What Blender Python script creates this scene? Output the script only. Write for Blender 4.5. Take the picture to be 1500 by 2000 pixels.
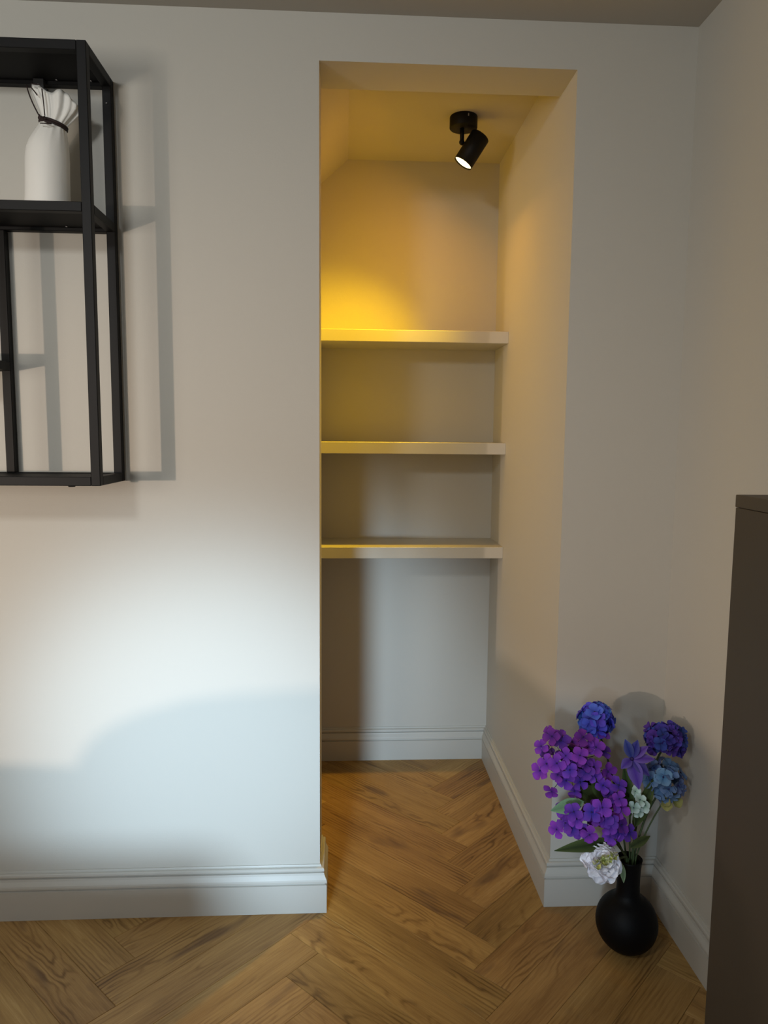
import bpy, bmesh, math, random
from mathutils import Vector, Matrix, Euler

# ---------------------------------------------------------------- camera, world, lights
SC = bpy.context.scene
COL = SC.collection
for o in list(bpy.data.objects):
    bpy.data.objects.remove(o)

cam_d = bpy.data.cameras.new('camera')
cam = bpy.data.objects.new('camera', cam_d)
COL.objects.link(cam)
cam.location = (0.0613, -1.7513, 1.2129)
cam.rotation_euler = (1.4631, -0.0085, -0.0530)
cam_d.sensor_fit = 'VERTICAL'
cam_d.sensor_height = 36.0
cam_d.sensor_width = 27.0
cam_d.lens = 1420.95 * 36.0 / 2000.0
cam_d.clip_start = 0.02
SC.camera = cam

SC.view_settings.view_transform = 'Standard'
SC.view_settings.look = 'None'
SC.view_settings.gamma = 1.0
SC.view_settings.exposure = 0.0
SC.view_settings.use_curve_mapping = False
SC.cycles.use_denoising = True
SC.cycles.max_bounces = 10
SC.cycles.diffuse_bounces = 6
SC.cycles.sample_clamp_indirect = 6.0

world = bpy.data.worlds.new('world')
SC.world = world
world.use_nodes = True
bg = world.node_tree.nodes['Background']
bg.inputs[0].default_value = (0.62, 0.80, 1.0, 1)
bg.inputs[1].default_value = 0.25


def area_light(name, loc, target, sx, sy, power, color, shape='RECTANGLE'):
    d = bpy.data.lights.new(name, 'AREA')
    d.shape = shape
    d.size = sx
    if shape in ('RECTANGLE', 'ELLIPSE'):
        d.size_y = sy
    d.energy = power
    d.color = color
    o = bpy.data.objects.new(name, d)
    COL.objects.link(o)
    o.location = loc
    v = Vector(target) - Vector(loc)
    o.rotation_euler = v.to_track_quat('-Z', 'Y').to_euler()
    return o


def spot_light(name, loc, target, power, color, full_angle, blend, radius):
    d = bpy.data.lights.new(name, 'SPOT')
    d.energy = power
    d.color = color
    d.spot_size = math.radians(full_angle)
    d.spot_blend = blend
    d.shadow_soft_size = radius
    o = bpy.data.objects.new(name, d)
    COL.objects.link(o)
    o.location = loc
    o.rotation_euler = (Vector(target) - Vector(loc)).to_track_quat('-Z', 'Y').to_euler()
    return o


# a cool low spot behind the camera that throws a pool of light on the left wall
spot_light('cool_low_spot', (-0.45, -2.40, 0.72), (-0.26, 0.0, 0.41), 325, (0.60, 0.81, 1.0), 32, 1.0, 0.15)
# an added fill spot that brightens the flowers in the corner
spot_light('flower_fill_spot', (-0.43, -2.40, 0.78), (0.52, -0.10, 0.26), 85, (0.62, 0.82, 1.0), 17, 1.0, 0.12)
# soft daylight and an added general fill, through the rear wall's two openings
area_light('window_light', (-0.64, -2.62, 1.5), (-0.64, 0.0, 1.5), 0.7, 1.1, 3, (0.8, 0.92, 1.0))
area_light('rear_fill_light', (-1.95, -2.62, 1.27), (-1.95, 0.0, 1.27), 1.0, 0.8, 23, (1.0, 0.94, 0.83))
# low warm lamp whose light grazes past the armchair
spot_light('low_warm_lamp', (-2.03, -2.48, 1.08), (-0.42, 0.0, 0.52), 125, (1.0, 0.77, 0.60), 62, 1.0, 0.022)
area_light('ceiling_lamp', (-0.75, -2.05, 2.10), (-0.5, 0.0, 0.8), 0.25, 0.25, 11.5, (0.97, 1.0, 1.0), 'DISK')

# ---------------------------------------------------------------- measures
W = 0.594; HS = 2.05; HC = 2.1526; XR = 0.8752; D = 0.8626; T = 0.1347; HN = 2.1463
XS = 0.069; NL = -0.06; SL = 0.9; HB = 0.1223
XL = -2.6; YR = -2.5
R = random.Random(7)


# ---------------------------------------------------------------- materials
def mat(name, color=(0.5, 0.5, 0.5), rough=0.6, metal=0.0, bump=0.0, bscale=60.0, var=0.0, vscale=8.0, spec=0.5,
        emis=None, estr=0.0, sheen=0.0):
    m = bpy.data.materials.new(name)
    m.use_nodes = True
    nt = m.node_tree
    b = nt.nodes['Principled BSDF']
    b.inputs['Base Color'].default_value = (*color, 1)
    b.inputs['Roughness'].default_value = rough
    b.inputs['Metallic'].default_value = metal
    b.inputs['Specular IOR Level'].default_value = spec
    if sheen:
        b.inputs['Sheen Weight'].default_value = sheen
    if emis:
        b.inputs['Emission Color'].default_value = (*emis, 1)
        b.inputs['Emission Strength'].default_value = estr
    tc = nt.nodes.new('ShaderNodeTexCoord')
    if bump:
        n = nt.nodes.new('ShaderNodeTexNoise')
        n.inputs['Scale'].default_value = bscale
        n.inputs['Detail'].default_value = 4
        nt.links.new(tc.outputs['Object'], n.inputs['Vector'])
        bp = nt.nodes.new('ShaderNodeBump')
        bp.inputs['Strength'].default_value = bump
        bp.inputs['Distance'].default_value = 0.002
        nt.links.new(n.outputs['Fac'], bp.inputs['Height'])
        nt.links.new(bp.outputs['Normal'], b.inputs['Normal'])
    if var:
        n2 = nt.nodes.new('ShaderNodeTexNoise')
        n2.inputs['Scale'].default_value = vscale
        n2.inputs['Detail'].default_value = 3
        nt.links.new(tc.outputs['Object'], n2.inputs['Vector'])
        mx = nt.nodes.new('ShaderNodeMix')
        mx.data_type = 'RGBA'
        lo = [max(0, c * (1 - var)) for c in color]
        hi = [min(1, c * (1 + var)) for c in color]
        mx.inputs['A'].default_value = (*lo, 1)
        mx.inputs['B'].default_value = (*hi, 1)
        nt.links.new(n2.outputs['Fac'], mx.inputs['Factor'])
        nt.links.new(mx.outputs['Result'], b.inputs['Base Color'])
    return m


def petal_mat(name, c_in, c_out, rough=0.7, veins=True):
    """colour runs from the petal's base to its rim (stored in the uv's v), with a per-object shift"""
    m = bpy.data.materials.new(name)
    m.use_nodes = True
    nt = m.node_tree
    b = nt.nodes['Principled BSDF']
    b.inputs['Roughness'].default_value = rough
    b.inputs['Specular IOR Level'].default_value = 0.25
    uv = nt.nodes.new('ShaderNodeUVMap')
    sp = nt.nodes.new('ShaderNodeSeparateXYZ')
    nt.links.new(uv.outputs[0], sp.inputs[0])
    rp = nt.nodes.new('ShaderNodeValToRGB')
    rp.color_ramp.elements[0].position = 0.05
    rp.color_ramp.elements[0].color = (*c_in, 1)
    rp.color_ramp.elements[1].position = 0.75
    rp.color_ramp.elements[1].color = (*c_out, 1)
    nt.links.new(sp.outputs['Y'], rp.inputs[0])
    oi = nt.nodes.new('ShaderNodeObjectInfo')
    mr = nt.nodes.new('ShaderNodeMapRange')
    mr.inputs['To Min'].default_value = 0.47
    mr.inputs['To Max'].default_value = 0.53
    nt.links.new(oi.outputs['Random'], mr.inputs['Value'])
    mv = nt.nodes.new('ShaderNodeMapRange')
    mv.inputs['To Min'].default_value = 0.75
    mv.inputs['To Max'].default_value = 1.25
    ml = nt.nodes.new('ShaderNodeMath')
    ml.operation = 'MULTIPLY'
    ml.inputs[1].default_value = 7.31
    fr = nt.nodes.new('ShaderNodeMath')
    fr.operation = 'FRACT'
    nt.links.new(oi.outputs['Random'], ml.inputs[0])
    nt.links.new(ml.outputs[0], fr.inputs[0])
    nt.links.new(fr.outputs[0], mv.inputs['Value'])
    hs = nt.nodes.new('ShaderNodeHueSaturation')
    nt.links.new(mr.outputs[0], hs.inputs['Hue'])
    nt.links.new(mv.outputs[0], hs.inputs['Value'])
    nt.links.new(rp.outputs[0], hs.inputs['Color'])
    nt.links.new(hs.outputs[0], b.inputs['Base Color'])
    if veins:
        wv = nt.nodes.new('ShaderNodeTexWave')
        wv.inputs['Scale'].default_value = 3.0
        wv.inputs['Distortion'].default_value = 1.0
        nt.links.new(uv.outputs[0], wv.inputs['Vector'])
        bp = nt.nodes.new('ShaderNodeBump')
        bp.inputs['Strength'].default_value = 0.25
        bp.inputs['Distance'].default_value = 0.001
        nt.links.new(wv.outputs['Fac'], bp.inputs['Height'])
        nt.links.new(bp.outputs['Normal'], b.inputs['Normal'])
    return m


def oak_mat():
    m = bpy.data.materials.new('oak_plank')
    m.use_nodes = True
    nt = m.node_tree
    N = nt.nodes
    L = nt.links
    b = N['Principled BSDF']
    tc = N.new('ShaderNodeTexCoord')
    oi = N.new('ShaderNodeObjectInfo')

    def math_(op, a, c=None, d=None):
        n = N.new('ShaderNodeMath')
        n.operation = op
        for i, v in enumerate((a, c, d)):
            if v is None:
                continue
            if isinstance(v, (int, float)):
                n.inputs[i].default_value = v
            else:
                L.new(v, n.inputs[i])
        return n.outputs[0]

    def rnd(k):
        return math_('FRACT', math_('MULTIPLY', oi.outputs['Random'], k))

    sx = N.new('ShaderNodeSeparateXYZ')
    L.new(tc.outputs['Object'], sx.inputs[0])
    x, y = sx.outputs['X'], sx.outputs['Y']
    r1, r2, r3 = rnd(13.7), rnd(57.3), rnd(131.9)
    # offset every plank into its own piece of timber
    cx = N.new('ShaderNodeCombineXYZ')
    L.new(math_('MULTIPLY_ADD', r1, 40.0, x), cx.inputs[0])
    L.new(math_('MULTIPLY_ADD', r2, 17.0, y), cx.inputs[1])
    L.new(math_('MULTIPLY', r3, 23.0), cx.inputs[2])

    def noise(sc, det=3.0, rough=0.55, base=None):
        mp = N.new('ShaderNodeMapping')
        mp.inputs['Scale'].default_value = sc
        L.new(base or cx.outputs[0], mp.inputs['Vector'])
        n = N.new('ShaderNodeTexNoise')
        n.inputs['Scale'].default_value = 1.0
        n.inputs['Detail'].default_value = det
        n.inputs['Roughness'].default_value = rough
        L.new(mp.outputs[0], n.inputs['Vector'])
        return n.outputs['Fac']

    warp = noise((5.0, 16.0, 5.0), 2.5)
    wob = noise((26.0, 60.0, 9.0), 2.0)
    # growth rings: distance from a pith running slantwise below the plank (gives the cathedral arches)
    pith = math_('SUBTRACT', y, math_('MULTIPLY_ADD', r2, 0.07, -0.035))
    depth = math_('ADD', math_('MULTIPLY', math_('SUBTRACT', x, math_('MULTIPLY_ADD', r1, 0.7, -0.35)),
                               math_('MULTIPLY_ADD', r3, 0.24, -0.12)), math_('MULTIPLY', math_('SUBTRACT', warp, 0.5), 0.075))
    rr = math_('SQRT', math_('ADD', math_('MULTIPLY', pith, pith), math_('MULTIPLY', depth, depth)))
    rr = math_('MULTIPLY_ADD', math_('SUBTRACT', wob, 0.5), 0.006, rr)
    ring = math_('MULTIPLY_ADD', math_('SINE', math_('MULTIPLY', rr, 620.0)), 0.5, 0.5)
    ring = math_('POWER', ring, 2.2)
    # rings stand out only in patches
    patch = N.new('ShaderNodeMapRange')
    patch.inputs['From Min'].default_value = 0.45
    patch.inputs['From Max'].default_value = 0.68
    L.new(noise((4.0, 11.0, 3.0), 2.0), patch.inputs['Value'])
    ringm = math_('MULTIPLY', ring, math_('MULTIPLY_ADD', patch.outputs[0], 0.62, 0.10))
    fibre = noise((14.0, 420.0, 10.0), 4.0, 0.65)
    streak = noise((2.2, 34.0, 4.0), 3.0, 0.6)
    tone = noise((2.0, 7.0, 2.0), 2.0)
    v = math_('MULTIPLY_ADD', fibre, 0.46, math_('MULTIPLY_ADD', streak, 0.44, math_('MULTIPLY', tone, 0.54)))
    v = math_('SUBTRACT', math_('SUBTRACT', v, 0.22), math_('MULTIPLY', ringm, 0.40))
    ramp = N.new('ShaderNodeValToRGB')
    cr = ramp.color_ramp
    cr.elements[0].position = 0.12
    cr.elements[0].color = (0.12, 0.058, 0.016, 1)
    cr.elements[1].position = 0.82
    cr.elements[1].color = (0.58, 0.39, 0.165, 1)
    e = cr.elements.new(0.38)
    e.color = (0.285, 0.158, 0.050, 1)
    e = cr.elements.new(0.58)
    e.color = (0.405, 0.242, 0.082, 1)
    L.new(v, ramp.inputs[0])
    # dark heartwood stain near one end of some planks
    st = N.new('ShaderNodeMapRange')
    st.inputs['From Min'].default_value = 0.62
    st.inputs['From Max'].default_value = 0.74
    L.new(noise((5.0, 19.0, 5.0), 2.0, 0.5), st.inputs['Value'])
    dk = N.new('ShaderNodeMix')
    dk.data_type = 'RGBA'
    dk.inputs['B'].default_value = (0.095, 0.048, 0.026, 1)
    L.new(math_('MULTIPLY', st.outputs[0], math_('MULTIPLY_ADD', fibre, 0.9, 0.2)), dk.inputs['Factor'])
    L.new(ramp.outputs[0], dk.inputs['A'])
    hs = N.new('ShaderNodeHueSaturation')
    L.new(math_('MULTIPLY_ADD', r3, 0.16, 0.98), hs.inputs['Value'])
    L.new(math_('MULTIPLY_ADD', r1, 0.008, 0.497), hs.inputs['Hue'])
    L.new(dk.outputs['Result'], hs.inputs['Color'])
    L.new(hs.outputs[0], b.inputs['Base Color'])
    b.inputs['Roughness'].default_value = 0.52
    b.inputs['Specular IOR Level'].default_value = 0.35
    bp = N.new('ShaderNodeBump')
    bp.inputs['Strength'].default_value = 0.18
    bp.inputs['Distance'].default_value = 0.001
    L.new(math_('ADD', fibre, math_('MULTIPLY', ring, 0.3)), bp.inputs['Height'])
    L.new(bp.outputs['Normal'], b.inputs['Normal'])
    return m


M_WALL = mat('wall_paint', (0.555, 0.535, 0.485), 0.75, bump=0.12, bscale=260, spec=0.25)
M_CEIL = mat('ceiling_paint', (0.49, 0.465, 0.42), 0.85, bump=0.06, bscale=220, spec=0.15)
M_TRIM = mat('trim_paint', (0.55, 0.535, 0.49), 0.42, bump=0.03, bscale=180, spec=0.4)
M_WALL2 = mat('low_bounce_wall', (0.26, 0.25, 0.235), 0.8, bump=0.12, bscale=260, spec=0.2)  # darker on the unseen walls only, to cut the light they bounce back
M_OAK = oak_mat()
M_SUB = mat('subfloor', (0.12, 0.075, 0.04), 0.9, bump=0.2)
M_BLACK = mat('black_powder_coat', (0.0065, 0.0065, 0.007), 0.55, bump=0.05, bscale=500, spec=0.22)
M_BLACKP = mat('black_sheet', (0.004, 0.004, 0.0045), 0.6, bump=0.05, bscale=400, spec=0.15)
M_LAMP = mat('black_lamp_metal', (0.004, 0.004, 0.004), 0.55, bump=0.04, bscale=400, spec=0.2)
M_STEEL = mat('grey_steel', (0.35, 0.35, 0.36), 0.35, 0.9, bump=0.02)
M_BULB = mat('lamp_glow', (1, 0.9, 0.6), 0.4, emis=(1.0, 0.72, 0.25), estr=9.0, bump=0.01)
M_CERAM = mat('white_ceramic', (0.80, 0.79, 0.75), 0.55, bump=0.15, bscale=90, var=0.03, vscale=14)
M_CORD = mat('brown_cord', (0.022, 0.009, 0.008), 0.7, bump=0.4, bscale=900)
M_VASE = mat('black_matt_vase', (0.003, 0.003, 0.0035), 0.55, bump=0.1, bscale=240, spec=0.14)
M_CAB = mat('taupe_cabinet', (0.058, 0.045, 0.032), 0.6, bump=0.05, bscale=150, var=0.06, vscale=3)
M_CABT = mat('taupe_cabinet_top', (0.064, 0.05, 0.036), 0.55, bump=0.05, bscale=150, var=0.06)
M_STEM = mat('green_stem', (0.055, 0.085, 0.03), 0.6, bump=0.3, bscale=120, var=0.3, vscale=40)
M_STEMD = mat('dark_stem', (0.02, 0.014, 0.018), 0.7, bump=0.3, bscale=120)
M_LEAFD = petal_mat('dark_green_leaf', (0.025, 0.04, 0.012), (0.075, 0.105, 0.03))
M_LEAFP = petal_mat('pale_green_leaf', (0.12, 0.19, 0.10), (0.20, 0.30, 0.17))
M_PURP = petal_mat('purple_petal', (0.075, 0.022, 0.30), (0.205, 0.045, 0.44))
M_BLUE = petal_mat('blue_petal', (0.03, 0.04, 0.36), (0.075, 0.115, 0.60))
M_DBLUE = petal_mat('dark_blue_petal', (0.02, 0.02, 0.20), (0.065, 0.045, 0.36))
M_STEELB = petal_mat('steel_blue_petal', (0.07, 0.15, 0.36), (0.17, 0.26, 0.48))
M_PALE = petal_mat('pale_green_petal', (0.28, 0.42, 0.32), (0.62, 0.76, 0.72))
M_YG = petal_mat('yellow_green_petal', (0.12, 0.16, 0.03), (0.42, 0.40, 0.14))
M_CLEM = petal_mat('violet_petal', (0.05, 0.03, 0.32), (0.13, 0.11, 0.42))
M_WHITEP = petal_mat('white_petal', (0.90, 0.88, 0.84), (0.90, 0.87, 0.92))
M_CREAMP = petal_mat('cream_petal', (0.62, 0.64, 0.22), (0.86, 0.82, 0.62))
M_YG2 = petal_mat('lime_petal', (0.45, 0.52, 0.06), (0.72, 0.74, 0.28))
M_BEAD = mat('dark_floret_eye', (0.03, 0.012, 0.10), 0.6, bump=0.1)
M_SOFA = mat('grey_fabric', (0.22, 0.21, 0.20), 0.9, bump=0.4, bscale=500, sheen=0.2)
M_WOOD = mat('dark_wood', (0.09, 0.05, 0.028), 0.5, bump=0.1, var=0.2)
M_WIN = mat('white_frame', (0.75, 0.75, 0.74), 0.4, bump=0.02)


# ---------------------------------------------------------------- mesh helpers
def link(name, bm, m, parent=None, smooth=False, mats=None):
    me = bpy.data.meshes.new(name)
    bmesh.ops.recalc_face_normals(bm, faces=bm.faces)
    bm.to_mesh(me)
    bm.free()
    for mm in (mats or [m]):
        me.materials.append(mm)
    if smooth:
        for p in me.polygons:
            p.use_smooth = True
    o = bpy.data.objects.new(name, me)
    COL.objects.link(o)
    if parent:
        o.parent = parent
    return o


def copy_obj(src, parent=None):
    o = src.copy()
    COL.objects.link(o)
    o.parent = parent
    return o


def tag(o, label=None, cat=None, group=None, kind=None):
    for k, v in (('label', label), ('category', cat), ('group', group), ('kind', kind)):
        if v:
            o[k] = v
    return o


def empty(name, loc=(0, 0, 0), rz=0.0):
    o = bpy.data.objects.new(name, None)
    COL.objects.link(o)
    o.location = loc
    o.rotation_euler = (0, 0, rz)
    o.empty_display_size = 0.05
    return o


def box(bm, lo, hi, bev=0.0, seg=1):
    r = bmesh.ops.create_cube(bm, size=1.0)
    vs = r['verts']
    for v in vs:
        for i in range(3):
            v.co[i] = lo[i] + (v.co[i] + 0.5) * (hi[i] - lo[i])
    if bev:
        es = list({e for v in vs for e in v.link_edges})
        bmesh.ops.bevel(bm, geom=es, offset=bev, segments=seg, profile=0.5, affect='EDGES')


def prism(bm, pts, axis, a, b):
    """polygon pts extruded along an axis: axis 1 -> pts are (x,z); axis 0 -> (y,z); axis 2 -> (x,y)"""
    def mk(p, t):
        return {0: (t, p[0], p[1]), 1: (p[0], t, p[1]), 2: (p[0], p[1], t)}[axis]
    A = [bm.verts.new(mk(p, a)) for p in pts]
    B = [bm.verts.new(mk(p, b)) for p in pts]
    bm.faces.new(A)
    bm.faces.new(B[::-1])
    n = len(pts)
    for i in range(n):
        bm.faces.new((A[i], A[(i + 1) % n], B[(i + 1) % n], B[i]))


def tube(bm, pts, r, seg=6, cap=True):
    pts = [Vector(p) for p in pts]
    rs = r if isinstance(r, (list, tuple)) else [r] * len(pts)
    rings = []
    up = Vector((0.123, 0.317, 0.94)).normalized()
    for i, p in enumerate(pts):
        t = (pts[min(i + 1, len(pts) - 1)] - pts[max(i - 1, 0)]).normalized()
        a = t.cross(up)
        if a.length < 1e-3:
            a = t.cross(Vector((1, 0, 0)))
        a.normalize()
        c = t.cross(a)
        rings.append([bm.verts.new(p + (a * math.cos(2 * math.pi * k / seg) + c * math.sin(2 * math.pi * k / seg)) * rs[i]) for k in range(seg)])
    for i in range(len(rings) - 1):
        for k in range(seg):
            bm.faces.new((rings[i][k], rings[i][(k + 1) % seg], rings[i + 1][(k + 1) % seg], rings[i + 1][k]))
    if cap:
        bm.faces.new(rings[0][::-1])
        bm.faces.new(rings[-1])


def lathe(bm, prof, seg=32, mtx=None, close=True):
    rings = []
    for r, z in prof:
        if r < 1e-6:
            rings.append([bm.verts.new((0, 0, z))])
        else:
            rings.append([bm.verts.new((r * math.cos(2 * math.pi * k / seg), r * math.sin(2 * math.pi * k / seg), z)) for k in range(seg)])
    for i in range(len(rings) - 1):
        a, b = rings[i], rings[i + 1]
        for k in range(seg):
            k2 = (k + 1) % seg
            if len(a) == 1 and len(b) == 1:
                continue
            if len(a) == 1:
                bm.faces.new((a[0], b[k], b[k2]))
            elif len(b) == 1:
                bm.faces.new((a[k], a[k2], b[0]))
            else:
                bm.faces.new((a[k], a[k2], b[k2], b[k]))
    if mtx is not None:
        for rg in rings:
            for v in rg:
                v.co = mtx @ v.co


def bez(p0, p1, p2, n=8):
    p0, p1, p2 = Vector(p0), Vector(p1), Vector(p2)
    return [p0 * (1 - t) ** 2 + p1 * 2 * t * (1 - t) + p2 * t * t for t in [i / n for i in range(n + 1)]]


# ---------------------------------------------------------------- setting
def structure(name, bm, m):
    return tag(link(name, bm, m), kind='structure')


bm = bmesh.new()
prism(bm, [(XL, 0), (0, 0), (0, HS), (W, HS), (W, 0), (XR, 0), (XR, HC), (XL, HC)], 1, 0.0, T)
structure('wall_front', bm, M_WALL)
bm = bmesh.new(); box(bm, (XR, YR - 0.1, 0), (XR + 0.1, T, HC)); structure('wall_right', bm, M_WALL)
bm = bmesh.new(); box(bm, (XL - 0.1, YR - 0.1, 0), (XL, T, HC)); structure('wall_left', bm, M_WALL2)
# rear wall with two unseen openings, added to let the light in
W1 = (-1.0, -0.28, 0.95, 2.08)
W2 = (-2.45, -1.45, 0.85, 1.70)
bm = bmesh.new()
for lo, hi in (((XL, 0), (W2[0], HC)), ((W2[0], 0), (W2[1], W2[2])), ((W2[0], W2[3]), (W2[1], HC)), ((W2[1], 0), (W1[0], HC)),
               ((W1[0], 0), (W1[1], W1[2])), ((W1[0], W1[3]), (W1[1], HC)), ((W1[1], 0), (XR, HC))):
    box(bm, (lo[0], YR - 0.1, lo[1]), (hi[0], YR, hi[1]))
structure('wall_rear', bm, M_WALL2)
for i, w in enumerate((W1, W2)):
    bm = bmesh.new()
    f = 0.03
    box(bm, (w[0], YR - 0.07, w[2]), (w[0] + f, YR - 0.03, w[3]), 0.003)
    box(bm, (w[1] - f, YR - 0.07, w[2]), (w[1], YR - 0.03, w[3]), 0.003)
    box(bm, (w[0] + f, YR - 0.07, w[2]), (w[1] - f, YR - 0.03, w[2] + f), 0.003)
    box(bm, (w[0] + f, YR - 0.07, w[3] - f), (w[1] - f, YR - 0.03, w[3]), 0.003)
    structure('window_%d' % (i + 1), bm, M_WIN)
bm = bmesh.new(); box(bm, (XL - 0.1, YR - 0.1, HC), (XR + 0.1, T, HC + 0.1)); structure('ceiling', bm, M_CEIL)
# the cupboard under the stairs
bm = bmesh.new(); box(bm, (W, T, 0), (W + 0.1, D + 0.1, HN)); structure('wall_niche_right', bm, M_WALL)
bm = bmesh.new(); box(bm, (NL, D, 0), (W, D + 0.1, HN)); structure('wall_niche_back', bm, M_WALL)
bm = bmesh.new(); box(bm, (NL - 0.1, T, 0), (NL, D + 0.1, HN)); structure('wall_niche_left', bm, M_WALL)
bm = bmesh.new()
zl = HN - (XS - NL) * SL
prism(bm, [(W + 0.1, HN), (XS, HN), (NL, zl), (NL - 0.1, zl - 0.1 * SL), (NL - 0.1, HN + 0.12), (W + 0.1, HN + 0.12)], 1, T, D + 0.1)
structure('ceiling_niche', bm, M_CEIL)

# floor: herringbone oak planks, each its own object, on a thin subfloor
bm = bmesh.new()
box(bm, (XL - 0.1, YR - 0.1, -0.06), (XR + 0.1, D + 0.1, -0.0125))
floor = structure('floor', bm, M_SUB)
PW, PL = 0.1, 0.6
bm = bmesh.new()
g = 0.00025
box(bm, (g, g, -0.012), (PL - g, PW - g, 0.0))
top = [e for e in bm.edges if all(v.co.z > -0.001 for v in e.verts)]
bmesh.ops.bevel(bm, geom=top, offset=0.0008, segments=1, affect='EDGES')
for v in bm.verts:
    v.co.x -= PL / 2
    v.co.y -= PW / 2
plank0 = link('plank', bm, M_OAK, floor)
OX, OY = 0.427, -0.0185
c45 = math.sqrt(0.5)
first = True
cnt = 0
extra = []
for mm in range(-5, 5):
    for k in range(-48, 40):
        for kind in (0, 1):
            if kind == 0:
                u, v = k * PW + PL / 2, k * PW + PW / 2
            else:
                u, v = k * PW + PW / 2, k * PW + PW + PL / 2
            u += mm * PL
            v -= mm * PL
            X = OX + (u - v) * c45
            Y = OY + (u + v) * c45
            hx = (PL / 2 + PW / 2) * c45
            if X + hx < XL or X - hx > XR or Y + hx < YR or Y - hx > D:
                continue
            if Y - hx > 0.04 and (X + hx < NL or X - hx > W):
                continue
            extra.append((math.hypot(X - 0.06, Y + 0.2), X, Y, kind, k, mm))
extra.sort()
for i, (dist, X, Y, kind, k, mm) in enumerate(extra):
    if i < 298:
        o = plank0 if first else copy_obj(plank0, floor)
        first = False
        o.location = (X, Y, R.uniform(-0.0003, 0.0))
        flip = math.pi if R.random() < 0.5 else 0.0
        o.rotation_euler = (0, 0, (math.pi / 4 if kind == 0 else 3 * math.pi / 4) + flip)
    else:
        break
if len(extra) > 298:
    bm = bmesh.new()
    for (dist, X, Y, kind, k, mm) in extra[298:]:
        a = math.pi / 4 if kind == 0 else 3 * math.pi / 4
        n0 = len(bm.verts)
        box(bm, (-PL / 2 + g, -PW / 2 + g, -0.012), (PL / 2 - g, PW / 2 - g, 0.0))
        bm.verts.ensure_lookup_table()
        mt = Matrix.Translation((X, Y, 0)) @ Matrix.Rotation(a, 4, 'Z')
        for v in list(bm.verts)[n0:]:
            v.co = mt @ v.co
    tag(link('outer_planks', bm, M_OAK, floor), kind='stuff')

# baseboards
BB = [(0.0, 0.0), (0.0175, 0.0), (0.0175, 0.0745), (0.0130, 0.0755), (0.0130, 0.0790), (0.0182, 0.0800), (0.0182, 0.0845), (0.0172, 0.0885),
      (0.0150, 0.0930), (0.0122, 0.0985), (0.0108, 0.1035), (0.0060, 0.1042), (0.0060, 0.1068), (0.0108, 0.1075), (0.0116, 0.1110), (0.0108, 0.1150),
      (0.0085, 0.1165), (0.0040, 0.1168), (0.0040, 0.1195), (0.0030, HB), (0.0, HB)]


def baseboard(name, p0, p1, nrm, m0, m1):
    p0, p1, nrm = Vector((*p0, 0)), Vector((*p1, 0)), Vector((*nrm, 0))
    d = (p1 - p0).normalized()
    bm = bmesh.new()
    A = [bm.verts.new(p0 + nrm * t - d * t * m0 + Vector((0, 0, z))) for t, z in BB]
    B = [bm.verts.new(p1 + nrm * t + d * t * m1 + Vector((0, 0, z))) for t, z in BB]
    n = len(BB)
    for i in range(n):
        bm.faces.new((A[i], A[(i + 1) % n], B[(i + 1) % n], B[i]))
    bm.faces.new(A)
    bm.faces.new(B[::-1])
    return structure(name, bm, M_TRIM)


baseboard('baseboard_front_left', (XL, 0), (0, 0), (0, -1), 0, 1)
baseboard('baseboard_reveal_left', (0, 0), (0, T), (1, 0), 1, 0)
baseboard('baseboard_niche_right', (W, 0), (W, D), (-1, 0), 1, -1)
baseboard('baseboard_niche_back', (NL, D), (W, D), (0, -1), 0, -1)
baseboard('baseboard_front_right', (W, 0), (XR, 0), (0, -1), 1, -1)
baseboard('baseboard_right', (XR, 0), (XR, -0.615), (-1, 0), -1, 0)

# ---------------------------------------------------------------- shelves in the niche
YS = 0.6491
for z, lab in ((1.5467, 'painted floating shelf in alcove, topmost, front edge lit yellow by the spotlight'),
               (1.1840, 'painted floating shelf in alcove, the middle one of three'),
               (0.8347, 'painted floating shelf in alcove, lowest, above the empty floor space')):
    bm = bmesh.new()
    box(bm, (NL, YS, z - 0.0383), (W, D, z), 0.0012, 1)
    tag(link('alcove_shelf', bm, M_TRIM), lab, 'shelf', 'shelves in the alcove')

# ---------------------------------------------------------------- spotlight on the niche ceiling
lx, ly = 0.409, 0.500
lamp = tag(empty('ceiling_spotlight', (lx, ly, HN)), 'small black ceiling spotlight with tilted cylinder head, lit warm yellow', 'lamp')
bm = bmesh.new()
lathe(bm, [(0.0, 0.0), (0.0400, 0.0), (0.0410, -0.002), (0.0410, -0.032), (0.0392, -0.034), (0.0, -0.033)], 40)
link('ceiling_rose', bm, M_LAMP, lamp, True)
axis = Vector((-0.54, 0.06, -0.84)).normalized()
head_c = Vector((0.026, 0.0, -0.092))
bm = bmesh.new()
tube(bm, [(-0.004, 0, -0.030), (-0.004, 0, -0.070)], 0.0065, 12)
link('arm', bm, M_LAMP, lamp, True)
bm = bmesh.new()
bmesh.ops.create_uvsphere(bm, u_segments=12, v_segments=8, radius=0.0085)
for v in bm.verts:
    v.co += Vector((-0.004, 0, -0.072))
link('swivel_joint', bm, M_LAMP, lamp, True)
q = axis.to_track_quat('Z', 'Y').to_matrix().to_4x4()
mt = Matrix.Translation(head_c) @ q
hl = 0.047
bm = bmesh.new()
lathe(bm, [(0.0, -hl), (0.027, -hl), (0.0295, -hl + 0.003), (0.0295, hl), (0.0286, hl), (0.0280, hl - 0.008), (0.0, hl - 0.010)], 36, mt)
link('lamp_head', bm, M_LAMP, lamp, True)
bm = bmesh.new()
lathe(bm, [(0.0278, hl - 0.0045), (0.025, hl - 0.0030), (0.012, hl - 0.0015), (0.0, hl - 0.001)], 30, mt)
link('bulb', bm, M_BULB, lamp, True)
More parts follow.
